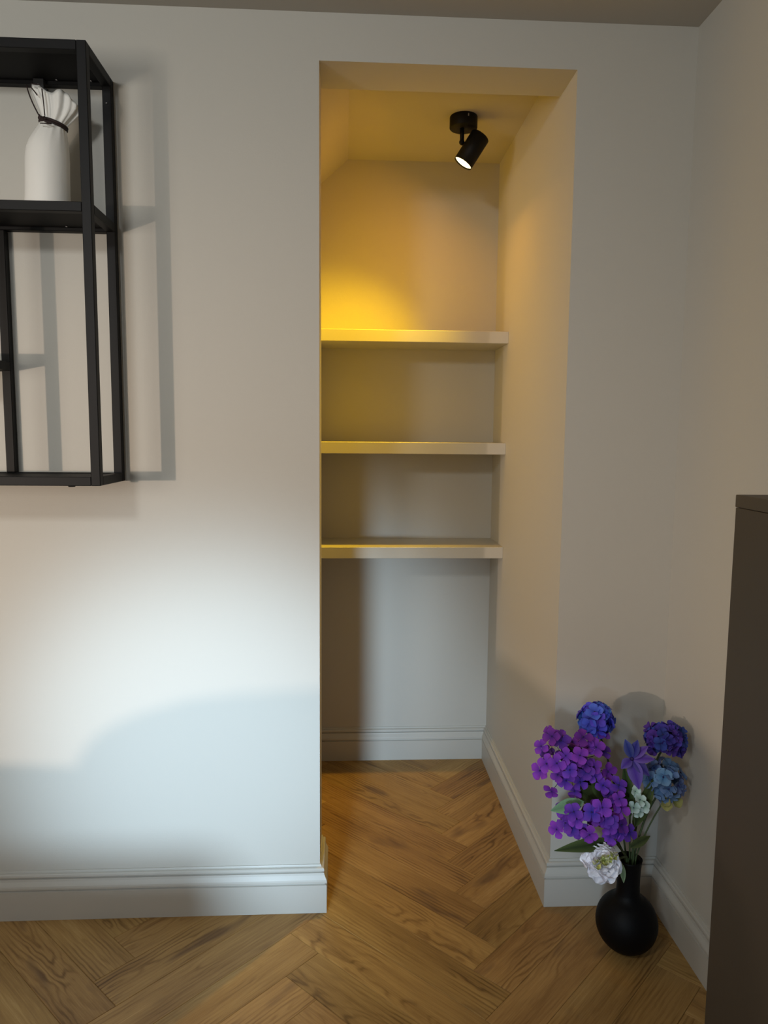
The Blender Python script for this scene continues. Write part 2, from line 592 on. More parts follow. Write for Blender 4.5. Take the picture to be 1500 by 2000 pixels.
bm = bmesh.new()
tube(bm, [(0.008, -0.0405, -0.006), (0.008, -0.0405, -0.013)], 0.0018, 8)
link('screw', bm, M_STEEL, lamp, True)
emit = Vector((lx, ly, HN)) + head_c + axis * (hl + 0.002)
sp = bpy.data.lights.new('spotlight_beam', 'SPOT')
sp.energy = 66
sp.color = (1.0, 0.60, 0.010)
sp.spot_size = math.radians(92)
sp.spot_blend = 1.0
sp.shadow_soft_size = 0.018
so = bpy.data.objects.new('spotlight_beam', sp)
COL.objects.link(so)
so.location = emit
so.rotation_euler = axis.to_track_quat('-Z', 'Y').to_euler()
dk = bpy.data.lights.new('spotlight_spill', 'AREA')
dk.shape = 'DISK'
dk.size = 0.045
dk.energy = 1.2
dk.color = (1.0, 0.42, 0.04)
do = bpy.data.objects.new('spotlight_spill', dk)
COL.objects.link(do)
do.location = emit
do.rotation_euler = so.rotation_euler

# ---------------------------------------------------------------- black metal wall rack
XU = -0.4587; DP = 0.1753; ZT = 1.9897; ZB = 1.0962; TB = 0.0195
XA = -1.35; XM = -0.703
rack = tag(empty('wall_rack', (XU, 0, ZB)), 'black metal frame wall rack hanging on the left of the wall', 'shelf unit')


def rpart(name, m, lo, hi, bev=0.0012):
    b_ = bmesh.new()
    off = Vector((XU, 0, ZB))
    box(b_, Vector(lo) - off, Vector(hi) - off, bev)
    return link(name, b_, m, rack)


yf0, yf1 = -DP, -DP + TB
yb0, yb1 = -TB - 0.001, -0.001
zm = 1.6785
for xx in (XU, XM, XA + TB):
    if xx == XM:
        rpart('post', M_BLACK, (xx - TB, yf0, ZB + TB), (xx, yf1, zm - TB))
        rpart('post', M_BLACK, (xx - TB, yb0, ZB + TB), (xx, yb1, zm - TB))
    else:
        rpart('post', M_BLACK, (xx - TB, yf0, ZB), (xx, yf1, ZT))
        rpart('post', M_BLACK, (xx - TB, yb0, ZB), (xx, yb1, ZT))
for z1 in (ZT, zm, ZB + TB):
    rpart('rail', M_BLACK, (XA + TB, yf0, z1 - TB), (XU - TB, yf1, z1))
    rpart('rail', M_BLACK, (XA + TB, yb0, z1 - TB), (XU - TB, yb1, z1))
    for xx in (XU, XA + TB):
        rpart('side_rail', M_BLACK, (xx - TB, yf1, z1 - TB), (xx, yb0, z1))
    rpart('shelf_panel', M_BLACKP, (XA + TB, yf1, z1 - 0.012 if z1 > 1.2 else z1 - 0.010), (XU - TB, yb0, z1 - 0.002), 0.0005)
z1 = 1.367
rpart('rail', M_BLACK, (XA + TB, yf0, z1 - TB), (XM - TB, yf1, z1))
rpart('rail', M_BLACK, (XA + TB, yb0, z1 - TB), (XM - TB, yb1, z1))
rpart('side_rail', M_BLACK, (XM - TB, yf1, z1 - TB), (XM, yb0, z1))
rpart('shelf_panel', M_BLACKP, (XA + TB, yf1, z1 - 0.012), (XM - TB, yb0, z1 - 0.002), 0.0005)
# small fixings seen from below
for (x_, y_, z_) in ((-0.572, -0.030, ZT - 0.0125), (-0.498, -0.030, ZT - 0.0125), (-0.560, -0.036, zm - 0.0125)):
    b_ = bmesh.new()
    lathe(b_, [(0.0, -0.0025), (0.0022, -0.002), (0.0024, 0.0), (0.0, 0.0005)], 10, Matrix.Translation((x_ - XU, y_, z_ - ZB)))
    link('screw', b_, M_STEEL, rack, True)
b_ = bmesh.new()
lathe(b_, [(0.0, 0), (0.0022, 0), (0.0022, 0.0015), (0.0, 0.002)], 10, Matrix.Translation((-0.4685 - XU, -0.0215, 1.935 - ZB)) @ Matrix.Rotation(math.pi / 2, 4, 'X'))
link('screw', b_, M_STEEL, rack, True)
b_ = bmesh.new()
lathe(b_, [(0.0, -0.004), (0.007, -0.004), (0.008, 0.0), (0.0, 0.0005)], 14, Matrix.Translation((-0.530 - XU, yf1 + 0.012, -0.0003)))
link('foot_pad', b_, M_BLACKP, rack, True)
# the catch under the top panel
b_ = bmesh.new()
off = Vector((XU, 0, ZB))
box(b_, Vector((-0.622, -0.032, 1.956)) - off, Vector((-0.599, yb0, ZT - 0.012)) - off, 0.001)
box(b_, Vector((-0.616, -0.038, 1.940)) - off, Vector((-0.590, -0.026, 1.956)) - off, 0.003, 2)
box(b_, Vector((-0.617, -0.044, 1.927)) - off, Vector((-0.606, -0.034, 1.942)) - off, 0.002, 2)
link('magnetic_catch', b_, mat('dark_grey_plastic', (0.022, 0.022, 0.023), 0.4, bump=0.05), rack)

# ---------------------------------------------------------------- white sack shaped ceramic vase
sx0, sy0, sz0 = -0.578, -0.090, zm - 0.002
sack = tag(empty('sack_vase', (sx0, sy0, sz0)), 'white ceramic vase shaped like a tied sack, standing on the black wall rack', 'vase')
bm = bmesh.new()
SEG = 108
prof = [  # height, centre x, radius x, radius y, tilt, ruffle amount
    (0.000, 0.000, 0.0440, 0.0420, 0.00, 0.0), (0.004, 0.000, 0.0462, 0.0440, 0.0, 0.0), (0.014, 0.000, 0.0462, 0.0440, 0.0, 0.0), (0.045, 0.0010, 0.0450, 0.0430, 0.00, 0.0),
    (0.080, 0.0020, 0.0445, 0.0428, 0.00, 0.0), (0.110, 0.0030, 0.0443, 0.0425, 0.00, 0.0), (0.130, 0.0045, 0.0425, 0.0410, -0.03, 0.002), (0.145, 0.0075, 0.0388, 0.0375, -0.07, 0.01),
    (0.158, 0.0115, 0.0338, 0.0325, -0.13, 0.02), (0.169, 0.0150, 0.0290, 0.0275, -0.20, 0.035), (0.178, 0.0178, 0.0255, 0.0235, -0.26, 0.05), (0.184, 0.0192, 0.0240, 0.0220, -0.28, 0.05),
    (0.190, 0.0215, 0.0262, 0.0225, -0.26, 0.07), (0.200, 0.0245, 0.0325, 0.0240, -0.22, 0.09), (0.212, 0.0260, 0.0400, 0.0255, -0.16, 0.11), (0.224, 0.0265, 0.0455, 0.0265, -0.10, 0.12),
    (0.234, 0.0265, 0.0485, 0.0270, -0.06, 0.12), (0.242, 0.0260, 0.0490, 0.0270, -0.05, 0.12)]
inner = [(0.241, 0.0260, 0.0470, 0.0250, -0.05, 0.12), (0.225, 0.0265, 0.0415, 0.0235, -0.09, 0.11), (0.205, 0.025, 0.029, 0.019, -0.19, 0.06), (0.186, 0.0195, 0.019, 0.017, -0.27, 0.04)]
rings = []
for (h, cxx, rx_, ry_, tl, rf) in prof + inner:
    rg = []
    for k in range(SEG):
        a = 2 * math.pi * k / SEG
        wv = 1 + rf * (math.sin(9 * a + 0.6) * 0.6 + math.sin(15 * a + 1.9 + h * 25) * 0.45 + math.sin(23 * a + h * 60) * 0.2)
        px = rx_ * wv * math.cos(a)
        py = ry_ * wv * math.sin(a)
        pz = h + tl * px
        if h > 0.205:   # the mouth stands higher on the left and dips to the right
            pz += 0.006 * math.sin(5 * a + 0.5) * (h - 0.205) / 0.036 + (0.010 * max(0, -math.cos(a)) - 0.016 * max(0, math.cos(a)) ** 2) * (h - 0.205) / 0.036
        rg.append(bm.verts.new((cxx + px, py, pz)))
    rings.append(rg)
for i in range(len(rings) - 1):
    for k in range(SEG):
        bm.faces.new((rings[i][k], rings[i][(k + 1) % SEG], rings[i + 1][(k + 1) % SEG], rings[i + 1][k]))
bm.faces.new(rings[0][::-1])
bm.faces.new(rings[-1])
link('body', bm, M_CERAM, sack, True)


def sack_pt(a, h_i, out=1.04):
    h, cxx, rx_, ry_, tl, rf = prof[h_i]
    px = rx_ * out * math.cos(a)
    return Vector((cxx + px, ry_ * out * math.sin(a), h + tl * px))


bm = bmesh.new()
ringp = [sack_pt(2 * math.pi * k / 28, 11, 1.06) for k in range(29)]
tube(bm, ringp, 0.0032, 8, False)
ringp = [sack_pt(2 * math.pi * k / 28, 10, 1.05) + Vector((0, 0, 0.0015)) for k in range(29)]
tube(bm, ringp, 0.0024, 8, False)
kp = sack_pt(math.radians(212), 11, 1.1)
bmesh.ops.create_uvsphere(bm, u_segments=10, v_segments=6, radius=0.0052, matrix=Matrix.Translation(kp))
link('tied_cord', bm, M_CORD, sack, True)


def cord(pts, r=0.0012):
    b_ = bmesh.new()
    P = [Vector(p) for p in pts]
    if len(P) == 3:
        P = bez(*P, n=10)
    tube(b_, P, r, 6)
    return link('cord_end', b_, M_CORD, sack, True)


yo = -0.0345
cord([(-0.026, -0.020, 0.252), (-0.018, -0.030, 0.222), kp], 0.0014)
cord([(-0.016, yo + 0.006, 0.247), (-0.006, yo - 0.002, 0.236), (0.001, yo - 0.001, 0.226)])
cord([(-0.012, yo + 0.004, 0.251), (-0.001, yo - 0.002, 0.246), (0.008, yo - 0.001, 0.2475)])
cord([(0.012, yo - 0.004, 0.238), (0.015, yo - 0.006, 0.215), (0.014, yo + 0.001, 0.187)])
cord([(0.002, yo + 0.004, 0.190), (0.010, yo - 0.010, 0.172), (0.027, yo + 0.000, 0.171)], 0.0012)
cord([(0.027, yo + 0.000, 0.171), (0.018, yo - 0.012, 0.167), (0.006, yo - 0.004, 0.170)])
cord([(0.013, yo + 0.002, 0.186), (0.012, yo - 0.006, 0.180), (0.010, yo - 0.003, 0.176)])

# ---------------------------------------------------------------- low cabinet at the right edge
CX, CY = 0.687, -0.62
cab = tag(empty('low_cabinet', (CX, CY, 0)), 'dark taupe plain fronted shallow cabinet along the right wall', 'cabinet')
bm = bmesh.new()
box(bm, (0.012, -1.0, 0.05), (XR - CX - 0.004, 0.0, 1.100), 0.001)
link('carcass', bm, M_CAB, cab)
bm = bmesh.new()
box(bm, (0.0, -1.0, 1.1002), (XR - CX - 0.004, 0.0, 1.120), 0.0008)
link('top_panel', bm, M_CABT, cab)
bm = bmesh.new()
box(bm, (0.020, -0.99, 0.0), (XR - CX - 0.004, -0.012, 0.05))
link('plinth', bm, M_CAB, cab)
for k in range(2):
    bm = bmesh.new()
    box(bm, (0.0, -0.998 + 0.4995 * k, 0.052), (0.012, -0.502 + 0.5 * k, 1.0995), 0.0008)
    link('door', bm, M_CAB, cab)

# ---------------------------------------------------------------- armchair out of view, added to cast the rounded shadow on the front wall
n_ = Vector((0.59019, 0.80726, 0.0))
e_ = Vector((0.80726, -0.59019, 0.0))
P0 = Vector((-1.20373, -1.36983, 0.0))
chair = tag(empty('shadow_armchair', P0), 'unseen grey upholstered chair with rounded back, added to cast the shadow on the front wall', 'shadow_armchair')


def chair_prism(name, outline, d0, d1, m, bev=0.012):
    """outline in (s, z) across the chair's back, extruded from d0 to d1 along its depth"""
    b_ = bmesh.new()
    prism(b_, outline, 1, d0, d1)
    bmesh.ops.bevel(b_, geom=list(b_.edges), offset=bev, segments=2, affect='EDGES', clamp_overlap=True)
    mt_ = Matrix(((e_.x, n_.x, 0, 0), (e_.y, n_.y, 0, 0), (0, 0, 1, 0), (0, 0, 0, 1)))
    for v in b_.verts:
        v.co = mt_ @ v.co
    return link(name, b_, m, chair, False)


back_top = [(-0.163, 0.744), (-0.155, 0.762), (-0.144, 0.781), (-0.125, 0.800), (-0.103, 0.815), (-0.053, 0.840), (-0.006, 0.852), (0.069, 0.866), (0.14, 0.872), (0.25, 0.871),
            (0.36, 0.866), (0.44, 0.850), (0.48, 0.825), (0.50, 0.78)]  # top edge worked back from the shadow it has to cast
chair_prism('backrest', [(-0.163, 0.13)] + back_top + [(0.50, 0.13)], -0.10, 0.0, M_SOFA, 0.0)
chair_prism('armrest', [(-0.36, 0.13), (-0.36, 0.705), (-0.34, 0.722), (-0.318, 0.727), (-0.237, 0.737), (-0.165, 0.744), (-0.165, 0.13)], -0.62, 0.0, M_SOFA, 0.0)
chair_prism('armrest', [(0.502, 0.13), (0.502, 0.70), (0.60, 0.70), (0.60, 0.13)], -0.50, 0.0, M_SOFA, 0.0)
chair_prism('seat', [(-0.16, 0.16), (-0.16, 0.42), (0.498, 0.42), (0.498, 0.16)], -0.60, -0.102, M_SOFA, 0.0)
for s_, d_ in ((-0.31, -0.03), (0.56, -0.03), (-0.31, -0.57), (0.56, -0.45)):
    b_ = bmesh.new()
    p_ = e_ * s_ + n_ * d_
    tube(b_, [(p_.x, p_.y, 0.0), (p_.x, p_.y, 0.13)], [0.012, 0.02], 10)
    link('leg', b_, M_WOOD, chair, True)

ott = tag(empty('shade_ottoman', (-0.65, -1.12, 0)), 'unseen low grey fabric footstool, added to shade the foot of the front wall', 'shade_ottoman')  # out of view, added to block the low cool light from the baseboard
bm = bmesh.new()
box(bm, (-0.33, -0.20, 0.06), (0.33, 0.20, 0.37), 0.035, 3)
link('cushion', bm, M_SOFA, ott)
for s_, d_ in ((-0.27, -0.14), (0.27, -0.14), (-0.27, 0.14), (0.27, 0.14)):
    b_ = bmesh.new()
    tube(b_, [(s_, d_, 0.0), (s_, d_, 0.061)], [0.016, 0.02], 10)
    link('leg', b_, M_WOOD, ott, True)

# ---------------------------------------------------------------- black vase and its flowers
vx, vy = 0.730, -0.175
vase = tag(empty('flower_vase', (vx, vy, 0)), 'round matt black vase with narrow neck on the floor in the corner', 'vase')
bm = bmesh.new()
RV = 0.071
prof_v = [(0.0, 0.0), (0.024, 0.0)]
for k in range(3, 27):
    a = -math.pi / 2 + math.pi * k / 28.5
    rr_ = RV * math.cos(a)
    zz = RV + RV * 1.0 * math.sin(a)
    if a > 0 and rr_ < 0.030:
        break
    prof_v.append((rr_, zz - 0.002))
prof_v += [(0.0285, 0.139), (0.0268, 0.146), (0.0260, 0.160), (0.0260, 0.185), (0.0268, 0.205), (0.0285, 0.222), (0.0295, 0.227), (0.0280, 0.228), (0.0235, 0.215), (0.0205, 0.185), (0.020, 0.15), (0.0, 0.145)]
lathe(bm, prof_v, 48)
link('body', bm, M_VASE, vase, True)


def petal_into(bm, uvl, L_, Wd, cup, ang, tilt, pointed=0.0, base=0.12, nu=4, nv=5, wav=0.0, ph=0.0, z0=0.0, thick=True, mi=0):
    """one petal: grid running outward from the centre along angle ang in the xy plane"""
    ca, sa = math.cos(ang), math.sin(ang)
    grid = []
    for j in range(nv):
        v = j / (nv - 1)
        if pointed:
            w = math.sin(math.pi * min(1, v * 0.93 + 0.07)) ** 0.8 if v < 1 else 0.02
            w = max(w, 0.03)
        else:
            w = base + (1 - base) * math.sin(min(v * 1.35, 1.0) * math.pi / 2)
            if v > 0.74:
                w *= math.sqrt(max(0.0, 1 - ((v - 0.74) / 0.29) ** 2)) * 0.9 + 0.1
        row = []
        for i in range(nu):
            u = i / (nu - 1) * 2 - 1
            r = 0.04 * L_ + v * L_ * (1 - (0.10 * u * u if not pointed else 0))
            s = u * w * Wd / 2
            z = z0 + math.sin(tilt) * r + cup * (u * u - 0.35) * Wd * 0.5 * w - 0.25 * cup * v * v * L_
            z += wav * math.sin(u * 4 + ph + v * 3) * L_ * v
            rr2 = math.cos(tilt) * r
            row.append((bm.verts.new((rr2 * ca - s * sa, rr2 * sa + s * ca, z)), (i / (nu - 1), v)))
        grid.append(row)
    for j in range(nv - 1):
        for i in range(nu - 1):
            q4 = (grid[j][i], grid[j][i + 1], grid[j + 1][i + 1], grid[j + 1][i])
            f = bm.faces.new([a[0] for a in q4])
            f.smooth = True
            f.material_index = mi
            for lp, a in zip(f.loops, q4):
                lp[uvl].uv = a[1]


def mesh_from(bm, name, mats):
    me = bpy.data.meshes.new(name)
    bm.to_mesh(me)
    bm.free()
    for m_ in mats:
        me.materials.append(m_)
    return me


def floret_mesh(seed, m_, size, cup=0.25, tilt=0.25, n=4, wide=0.98):
    rr_ = random.Random(seed)
    bm = bmesh.new()
    uvl = bm.loops.layers.uv.new('UVMap')
    for k in range(n):
        petal_into(bm, uvl, size * rr_.uniform(0.92, 1.08), size * wide * rr_.uniform(0.9, 1.06), cup * rr_.uniform(0.4, 1.3), 2 * math.pi * k / n + rr_.uniform(-0.13, 0.13),
                   tilt * rr_.uniform(0.2, 1.4), wav=0.03, ph=rr_.uniform(0, 6), z0=0.0006 * (k % 2))
    n0 = len(bm.faces)
    bmesh.ops.create_icosphere(bm, subdivisions=1, radius=size * 0.10, matrix=Matrix.Translation((0, 0, size * 0.08)))
    bm.faces.ensure_lookup_table()
    for f in bm.faces[n0:]:
        f.material_index = 1
    return mesh_from(bm, 'floret', [m_, M_BEAD])


def put(me, name, parent, loc, nrm, spin, scale=1.0):
    o = bpy.data.objects.new(name, me)
    COL.objects.link(o)
    o.parent = parent
    qn = Vector(nrm).normalized().to_track_quat('Z', 'Y')
    o.rotation_mode = 'QUATERNION'
    o.rotation_quaternion = qn @ Euler((0, 0, spin)).to_quaternion()
    o.location = Vector(loc) - parent.location
    o.scale = (scale,) * 3
    return o


CAMDIR = Vector((-0.33, -0.78, 0.53)).normalized()


def stem(parent, pts, r=0.0022, m=None):
    b_ = bmesh.new()
    tube(b_, [Vector(p) - parent.location for p in pts], r, 6)
    return link('stem', b_, m or M_STEM, parent, True)


def twigs(parent, hub, ends, r=0.0007, m=None):
    for e in ends:
        b_ = bmesh.new()
        mid = (Vector(hub) + Vector(e)) / 2 + Vector((R.uniform(-.006, .006), R.uniform(-.006, .006), -0.006))
        tube(b_, [Vector(p) - parent.location for p in bez(hub, mid, e, 3)], r, 4)
        link('twig', b_, m or M_STEMD, parent, True)


def leaf(parent, p0, p1, width, nrm, m, bend=0.01):
    """a pointed leaf from p0 to p1"""
    p0, p1, nrm = Vector(p0), Vector(p1), Vector(nrm).normalized()
    d = p1 - p0
    side = d.cross(nrm).normalized()
    b_ = bmesh.new()
    uvl = b_.loops.layers.uv.new('UVMap')
    n, grid = 9, []
    for j in range(n):
        t = j / (n - 1)
        w = width * (math.sin(math.pi * t ** 0.85) * 0.96 + 0.04) / 2
        c = p0 + d * t + nrm * bend * math.sin(math.pi * t) - parent.location
        grid.append([(b_.verts.new(c + side * w * u + nrm * (abs(u) * w * 0.35)), (0.5 + u * 0.5, abs(u) * 0.8 + 0.1)) for u in (-1, -0.5, 0, 0.5, 1)])
    for j in range(n - 1):
        for i in range(4):
            q4 = (grid[j][i], grid[j][i + 1], grid[j + 1][i + 1], grid[j + 1][i])
            f = b_.faces.new([a[0] for a in q4])
            f.smooth = True
            for lp, a in zip(f.loops, q4):
                lp[uvl].uv = a[1]
    me = mesh_from(b_, 'leaf', [m])
    o = bpy.data.objects.new('leaf', me)
    COL.objects.link(o)
    o.parent = parent
    return o


MOUTH = Vector((vx, vy, 0.226))


def mouth(dx, dy, z=0.16):
    return (vx + dx * 0.7, vy + dy * 0.7, z), (vx + dx, vy + dy, 0.232)


PUR = [floret_mesh(100 + i, M_PURP, 0.0212, cup=0.34, tilt=0.24) for i in range(6)]
A_POS = [(0.534, -0.18, 0.529), (0.511, -0.176, 0.504), (0.554, -0.183, 0.519), (0.557, -0.213, 0.498), (0.601, -0.194, 0.532), (0.652, -0.172, 0.533), (0.656, -0.182, 0.492), (0.518, -0.201, 0.474), (0.513, -0.168, 0.442), (0.535, -0.218, 0.483), (0.543, -0.204, 0.449), (0.564, -0.199, 0.433), (0.54, -0.172, 0.394), (0.597, -0.196, 0.427), (0.627, -0.199, 0.465), (0.606, -0.204, 0.474), (0.667, -0.179, 0.443), (0.628, -0.195, 0.445), (0.607, -0.205, 0.456), (0.631, -0.197, 0.509), (0.589, -0.187, 0.401), (0.614, -0.191, 0.506), (0.565, -0.221, 0.468), (0.586, -0.221, 0.502), (0.576, -0.211, 0.48)]
B_POS = [(0.649, -0.201, 0.42), (0.684, -0.204, 0.421), (0.665, -0.211, 0.401), (0.677, -0.229, 0.402), (0.558, -0.203, 0.367), (0.609, -0.249, 0.383), (0.63, -0.253, 0.396), (0.619, -0.244, 0.367), (0.6, -0.217, 0.32), (0.611, -0.233, 0.322), (0.582, -0.231, 0.358), (0.654, -0.247, 0.361), (0.654, -0.233, 0.339), (0.667, -0.215, 0.306), (0.711, -0.211, 0.312), (0.688, -0.22, 0.335), (0.683, -0.219, 0.319), (0.563, -0.211, 0.338), (0.548, -0.195, 0.314), (0.575, -0.221, 0.33), (0.682, -0.225, 0.376), (0.668, -0.223, 0.387), (0.571, -0.239, 0.379), (0.641, -0.239, 0.368)]


def purple_stem(name, label, pos, hub, ctrl, mo, fill):
    t = tag(empty(name, mouth(*mo)[1]), label, 'flower', 'purple hydrangea stems in the vase')
    hub = Vector(hub)
    for p in pos:
        p = Vector(p)
        nrm = (p - hub).normalized() * 0.55 + CAMDIR * 0.8 + Vector((R.uniform(-.35, .35), R.uniform(-.35, .35), R.uniform(-.35, .35)))
        put(R.choice(PUR), 'floret', t, p, nrm, R.uniform(0, 6.28), R.uniform(0.86, 1.12))
    back = []
    for k in range(fill):   # the far side of the cluster
        p = Vector(R.choice(pos))
        p = hub + (p - hub) * R.uniform(0.35, 0.85) + Vector((R.uniform(-.012, .012), R.uniform(0.015, 0.05), R.uniform(-.012, .012)))
        nrm = (p - hub).normalized() + Vector((R.uniform(-.6, .6), R.uniform(-.6, .6), R.uniform(-.6, .6)))
        put(R.choice(PUR), 'floret', t, p, nrm, R.uniform(0, 6.28), R.uniform(0.8, 1.0))
    a, b_ = mouth(*mo)
    stem(t, [a, b_] + bez(b_, ctrl, hub, 8)[1:], 0.0024)
    twigs(t, hub, pos[::2])
    return t


fa = purple_stem('purple_hydrangea', 'tall purple hydrangea stem, upper left cluster of the bouquet', A_POS, (0.585, -0.150, 0.455), (0.655, -0.165, 0.36), (-0.010, 0.004), 24)
fb = purple_stem('purple_hydrangea', 'short purple hydrangea stem, lower cluster just above the white peony', B_POS, (0.635, -0.185, 0.345), (0.68, -0.19, 0.29), (-0.008, -0.010), 22)
leaf(fb, (0.605, -0.205, 0.385), (0.531, -0.20, 0.362), 0.034, (-0.2, -0.9, 0.35), M_LEAFP, 0.004)


def hydrangea(name, label, group, centre, rad, meshes, nfl, ctrl, mo, squash=(1, 1, 1), sc=(0.85, 1.15), lo=-0.55):
    t = tag(empty(name, mouth(*mo)[1]), label, 'flower', group)
    c = Vector(centre)
    ga = math.pi * (3 - math.sqrt(5))
    ends = []
    for k in range(nfl):
        z = 1 - (k + 0.5) / nfl * (1 - lo)
        r = math.sqrt(max(0, 1 - z * z))
        d = Vector((r * math.cos(ga * k), r * math.sin(ga * k), z))
        d += Vector((R.uniform(-.22, .22), R.uniform(-.22, .22), R.uniform(-.22, .22)))
        d.normalize()
        p = c + Vector((d.x * squash[0], d.y * squash[1], d.z * squash[2])) * rad * R.uniform(0.78, 1.10)
        put(R.choice(meshes), 'floret', t, p, d + CAMDIR * 0.25 + Vector((R.uniform(-.25, .25), R.uniform(-.25, .25), R.uniform(-.25, .25))), R.uniform(0, 6.28), R.uniform(*sc))
        ends.append(p)
    a, b_ = mouth(*mo)
    base = c - Vector((0, 0, rad * 0.35))
    stem(t, [a, b_] + bez(b_, ctrl, base, 8)[1:], 0.0024)
    twigs(t, base, ends[::2])
    return t


BLU = [floret_mesh(200 + i, M_BLUE, 0.0215, cup=0.55, tilt=0.35) for i in range(4)]
DBL = [floret_mesh(300 + i, M_DBLUE, 0.0180, cup=0.7, tilt=0.5) for i in range(4)]
STB = [floret_mesh(400 + i, M_STEELB, 0.0215, cup=0.5, tilt=0.35) for i in range(4)]
PAL = [floret_mesh(500 + i, M_PALE, 0.0165, cup=0.55, tilt=0.5) for i in range(3)]
hydrangea('blue_hydrangea', 'bright blue hydrangea head, topmost flower of the bouquet', 'blue hydrangea stems in the vase', (0.645, -0.150, 0.556), 0.034, BLU, 30, (0.70, -0.15, 0.42), (-0.004, 0.014))
hydrangea('blue_hydrangea', 'dark indigo hydrangea head beside the right wall, highest on that side', 'blue hydrangea stems in the vase', (0.806, -0.165, 0.512), 0.037, DBL, 40, (0.76, -0.15, 0.40), (0.010, 0.010), (1.15, 1.0, 0.8))
hydrangea('blue_hydrangea', 'grey blue hydrangea head under the indigo one near the right wall', 'blue hydrangea stems in the vase', (0.808, -0.170, 0.412), 0.039, STB, 26, (0.765, -0.165, 0.35), (0.013, 0.003), (0.95, 0.9, 1.05), lo=-0.8)
pl = tag(empty('pale_hydrangea', mouth(0.006, -0.008)[1]), 'small pale mint floret spray to the right of the purple cluster', 'flower')
for p, s_ in (((0.727, -0.195, 0.402), 0.9), ((0.735, -0.205, 0.386), 1.0), ((0.719, -0.21, 0.370), 1.05), ((0.747, -0.205, 0.374), 1.1), ((0.732, -0.205, 0.358), 0.95)):
    put(R.choice(PAL), 'floret', pl, p, CAMDIR + Vector((R.uniform(-.6, .6), R.uniform(-.3, .3), R.uniform(-.5, .4))), R.uniform(0, 6), s_ * 0.95)
a_, b2 = mouth(0.006, -0.008)
stem(pl, [a_, b2] + bez(b2, (0.735, -0.185, 0.30), (0.731, -0.188, 0.372), 6)[1:], 0.0018)
twigs(pl, (0.731, -0.188, 0.355), [(0.725, -0.195, 0.392), (0.733, -0.204, 0.38), (0.722, -0.208, 0.37)], 0.0008, M_STEM)
yg = tag(empty('yellow_green_bloom', mouth(0.014, -0.004)[1]), 'yellow green cupped bloom below the grey blue hydrangea', 'flower')
for k, (dx, dz, s_) in enumerate(((0.0, 0.0, 1.0), (0.014, 0.004, 1.0), (-0.012, 0.002, 0.85), (0.004, 0.012, 0.8))):
    b_ = bmesh.new()
    uvl = b_.loops.layers.uv.new('UVMap')
    petal_into(b_, uvl, 0.027, 0.026, 0.7, 0, 0.1)
    me = mesh_from(b_, 'petal', [M_YG])
    put(me, 'petal', yg, (0.806 + dx, -0.185, 0.378 + dz), CAMDIR + Vector((dx * 20, 0, 0.2)), -1.5 + k * 0.5, s_)
a_, b2 = mouth(0.014, -0.004)
stem(yg, [a_, b2] + bez(b2, (0.765, -0.18, 0.31), (0.806, -0.182, 0.376), 6)[1:], 0.0018)

# pointed violet flower
cl = tag(empty('violet_clematis', mouth(0.002, 0.004)[1]), 'violet flower with long pointed petals in the middle of the bouquet', 'flower')
cc = Vector((0.714, -0.200, 0.482))
for (dx, dz, w_) in ((-0.022, 0.050, 0.022), (0.006, 0.048, 0.022), (0.036, -0.034, 0.026), (0.014, -0.064, 0.034), (0.046, 0.004, 0.022), (-0.028, -0.016, 0.022), (0.030, 0.034, 0.020)):
    e1 = cc + Vector((dx, -0.012, dz)) * 1.05
    lf = leaf(cl, cc, e1, w_, CAMDIR, M_CLEM, 0.006)
    lf.name = 'petal'
b_ = bmesh.new()
bmesh.ops.create_icosphere(b_, subdivisions=2, radius=0.005, matrix=Matrix.Translation(cc + CAMDIR * 0.003 - cl.location))
link('flower_eye', b_, M_BEAD, cl, True)
a_, b2 = mouth(0.002, 0.004)
stem(cl, [a_, b2] + bez(b2, (0.725, -0.17, 0.38), cc, 8)[1:], 0.002)
leaf(cl, (0.728, -0.175, 0.33), (0.700, -0.19, 0.46), 0.030, (-0.2, -0.9, 0.3), M_LEAFD, 0.006)
leaf(cl, (0.735, -0.175, 0.30), (0.775, -0.185, 0.43), 0.032, (-0.3, -0.9, 0.3), M_LEAFD, 0.006)
leaf(fa, (0.66, -0.165, 0.36), (0.585, -0.18, 0.405), 0.045, (-0.1, -0.8, 0.5), M_LEAFD, 0.008)
leaf(fa, (0.67, -0.16, 0.36), (0.63, -0.17, 0.44), 0.035, (-0.1, -0.9, 0.4), M_LEAFD, 0.008)
leaf(fa, (0.64, -0.165, 0.39), (0.575, -0.165, 0.50), 0.050, (-0.1, -0.9, 0.4), M_LEAFD, 0.006)

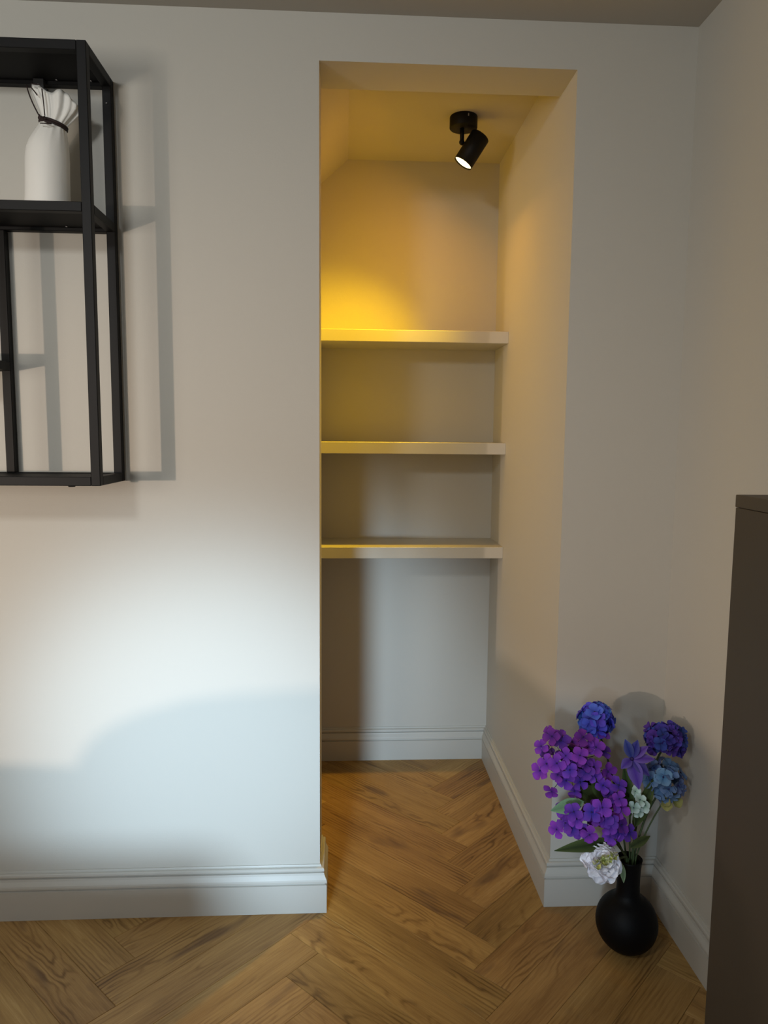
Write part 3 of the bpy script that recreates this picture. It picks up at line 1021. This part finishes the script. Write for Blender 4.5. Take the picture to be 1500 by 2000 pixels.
# white peony hanging over the rim
pe = tag(empty('white_peony', mouth(-0.012, -0.012)[1]), 'white peony with yellow green heart leaning over the front of the black vase', 'flower')
pc = Vector((0.6400, -0.246, 0.266))
axis_p = Vector((-0.12, -0.80, 0.58)).normalized()
qp = axis_p.to_track_quat('Z', 'Y').to_matrix().to_4x4()
layers = [  # petals, length, width, tilt, start z, material
    (8, 0.043, 0.038, -0.15, -0.014, M_WHITEP), (9, 0.043, 0.036, 0.15, -0.011, M_WHITEP), (9, 0.040, 0.033, 0.42, -0.008, M_WHITEP), (9, 0.037, 0.030, 0.66, -0.005, M_WHITEP),
    (8, 0.034, 0.027, 0.86, -0.002, M_WHITEP), (7, 0.031, 0.023, 1.04, 0.0, M_WHITEP), (6, 0.027, 0.018, 1.22, 0.001, M_CREAMP)]
for li, (n, L_, w_, tl, z0, m_) in enumerate(layers):
    variants = []
    for vi in range(2):
        b_ = bmesh.new()
        uvl = b_.loops.layers.uv.new('UVMap')
        petal_into(b_, uvl, L_, w_, 0.55, 0, tl, nu=7, nv=8, wav=0.085, ph=vi * 2.1 + li, z0=z0, base=0.35)
        variants.append(mesh_from(b_, 'petal', [m_]))
    for k in range(n):
        o = bpy.data.objects.new('petal', variants[k % 2])
        COL.objects.link(o)
        o.parent = pe
        o.matrix_local = Matrix.Translation(pc - pe.location) @ qp @ Matrix.Rotation(2 * math.pi * (k + 0.37 * li) / n + R.uniform(-.12, .12), 4, 'Z') @ Matrix.Scale(R.uniform(0.9, 1.08), 4)
# a folded yellow green heart across the middle: small upright petals in a row
hearts = []
for vi, m_ in enumerate((M_YG2, M_CREAMP, M_YG2)):
    b_ = bmesh.new()
    uvl = b_.loops.layers.uv.new('UVMap')
    petal_into(b_, uvl, 0.015, 0.011, 0.7, 0, 0.2, nu=5, nv=5, wav=0.09, ph=vi * 1.7, base=0.4)
    hearts.append(mesh_from(b_, 'heart_petal', [m_]))
for k in range(22):
    t_ = (k // 2) / 10 - 0.5
    p_ = pc + axis_p * (0.019 + R.uniform(-0.002, 0.003)) + Vector((0.050, 0.010, 0.019)) * t_
    side = Vector((-0.35, 0.25, 0.9)) * (0.003 if k % 2 else -0.003)
    o = bpy.data.objects.new('heart_petal', hearts[k % 3])
    COL.objects.link(o)
    o.parent = pe
    d_ = (axis_p + side * 90 + Vector((R.uniform(-.25, .25), R.uniform(-.25, .25), R.uniform(-.25, .25)))).normalized()
    o.rotation_mode = 'QUATERNION'
    o.rotation_quaternion = d_.to_track_quat('X', 'Z') @ Euler((R.uniform(-.8, .8), 0, 0)).to_quaternion()
    o.location = p_ + side - pe.location
b_ = bmesh.new()
bmesh.ops.create_icosphere(b_, subdivisions=2, radius=0.011, matrix=Matrix.Translation(pc - axis_p * 0.012 - pe.location))
link('sepals', b_, M_STEM, pe, True)
a_, b2 = mouth(-0.012, -0.012)
stem(pe, [a_, b2, (0.712, -0.198, 0.246), (0.690, -0.215, 0.252), pc - axis_p * 0.015], 0.0024)
leaf(pe, (0.690, -0.205, 0.285), (0.530, -0.240, 0.289), 0.030, (-0.1, -0.75, 0.65), M_LEAFD, 0.012)
leaf(pe, (0.722, -0.19, 0.262), (0.775, -0.18, 0.284), 0.020, (-0.1, -0.8, 0.6), M_LEAFD, 0.004)
leaf(pe, (0.70, -0.205, 0.235), (0.694, -0.235, 0.205), 0.013, (-0.3, -0.9, 0.2), M_LEAFP, 0.002)
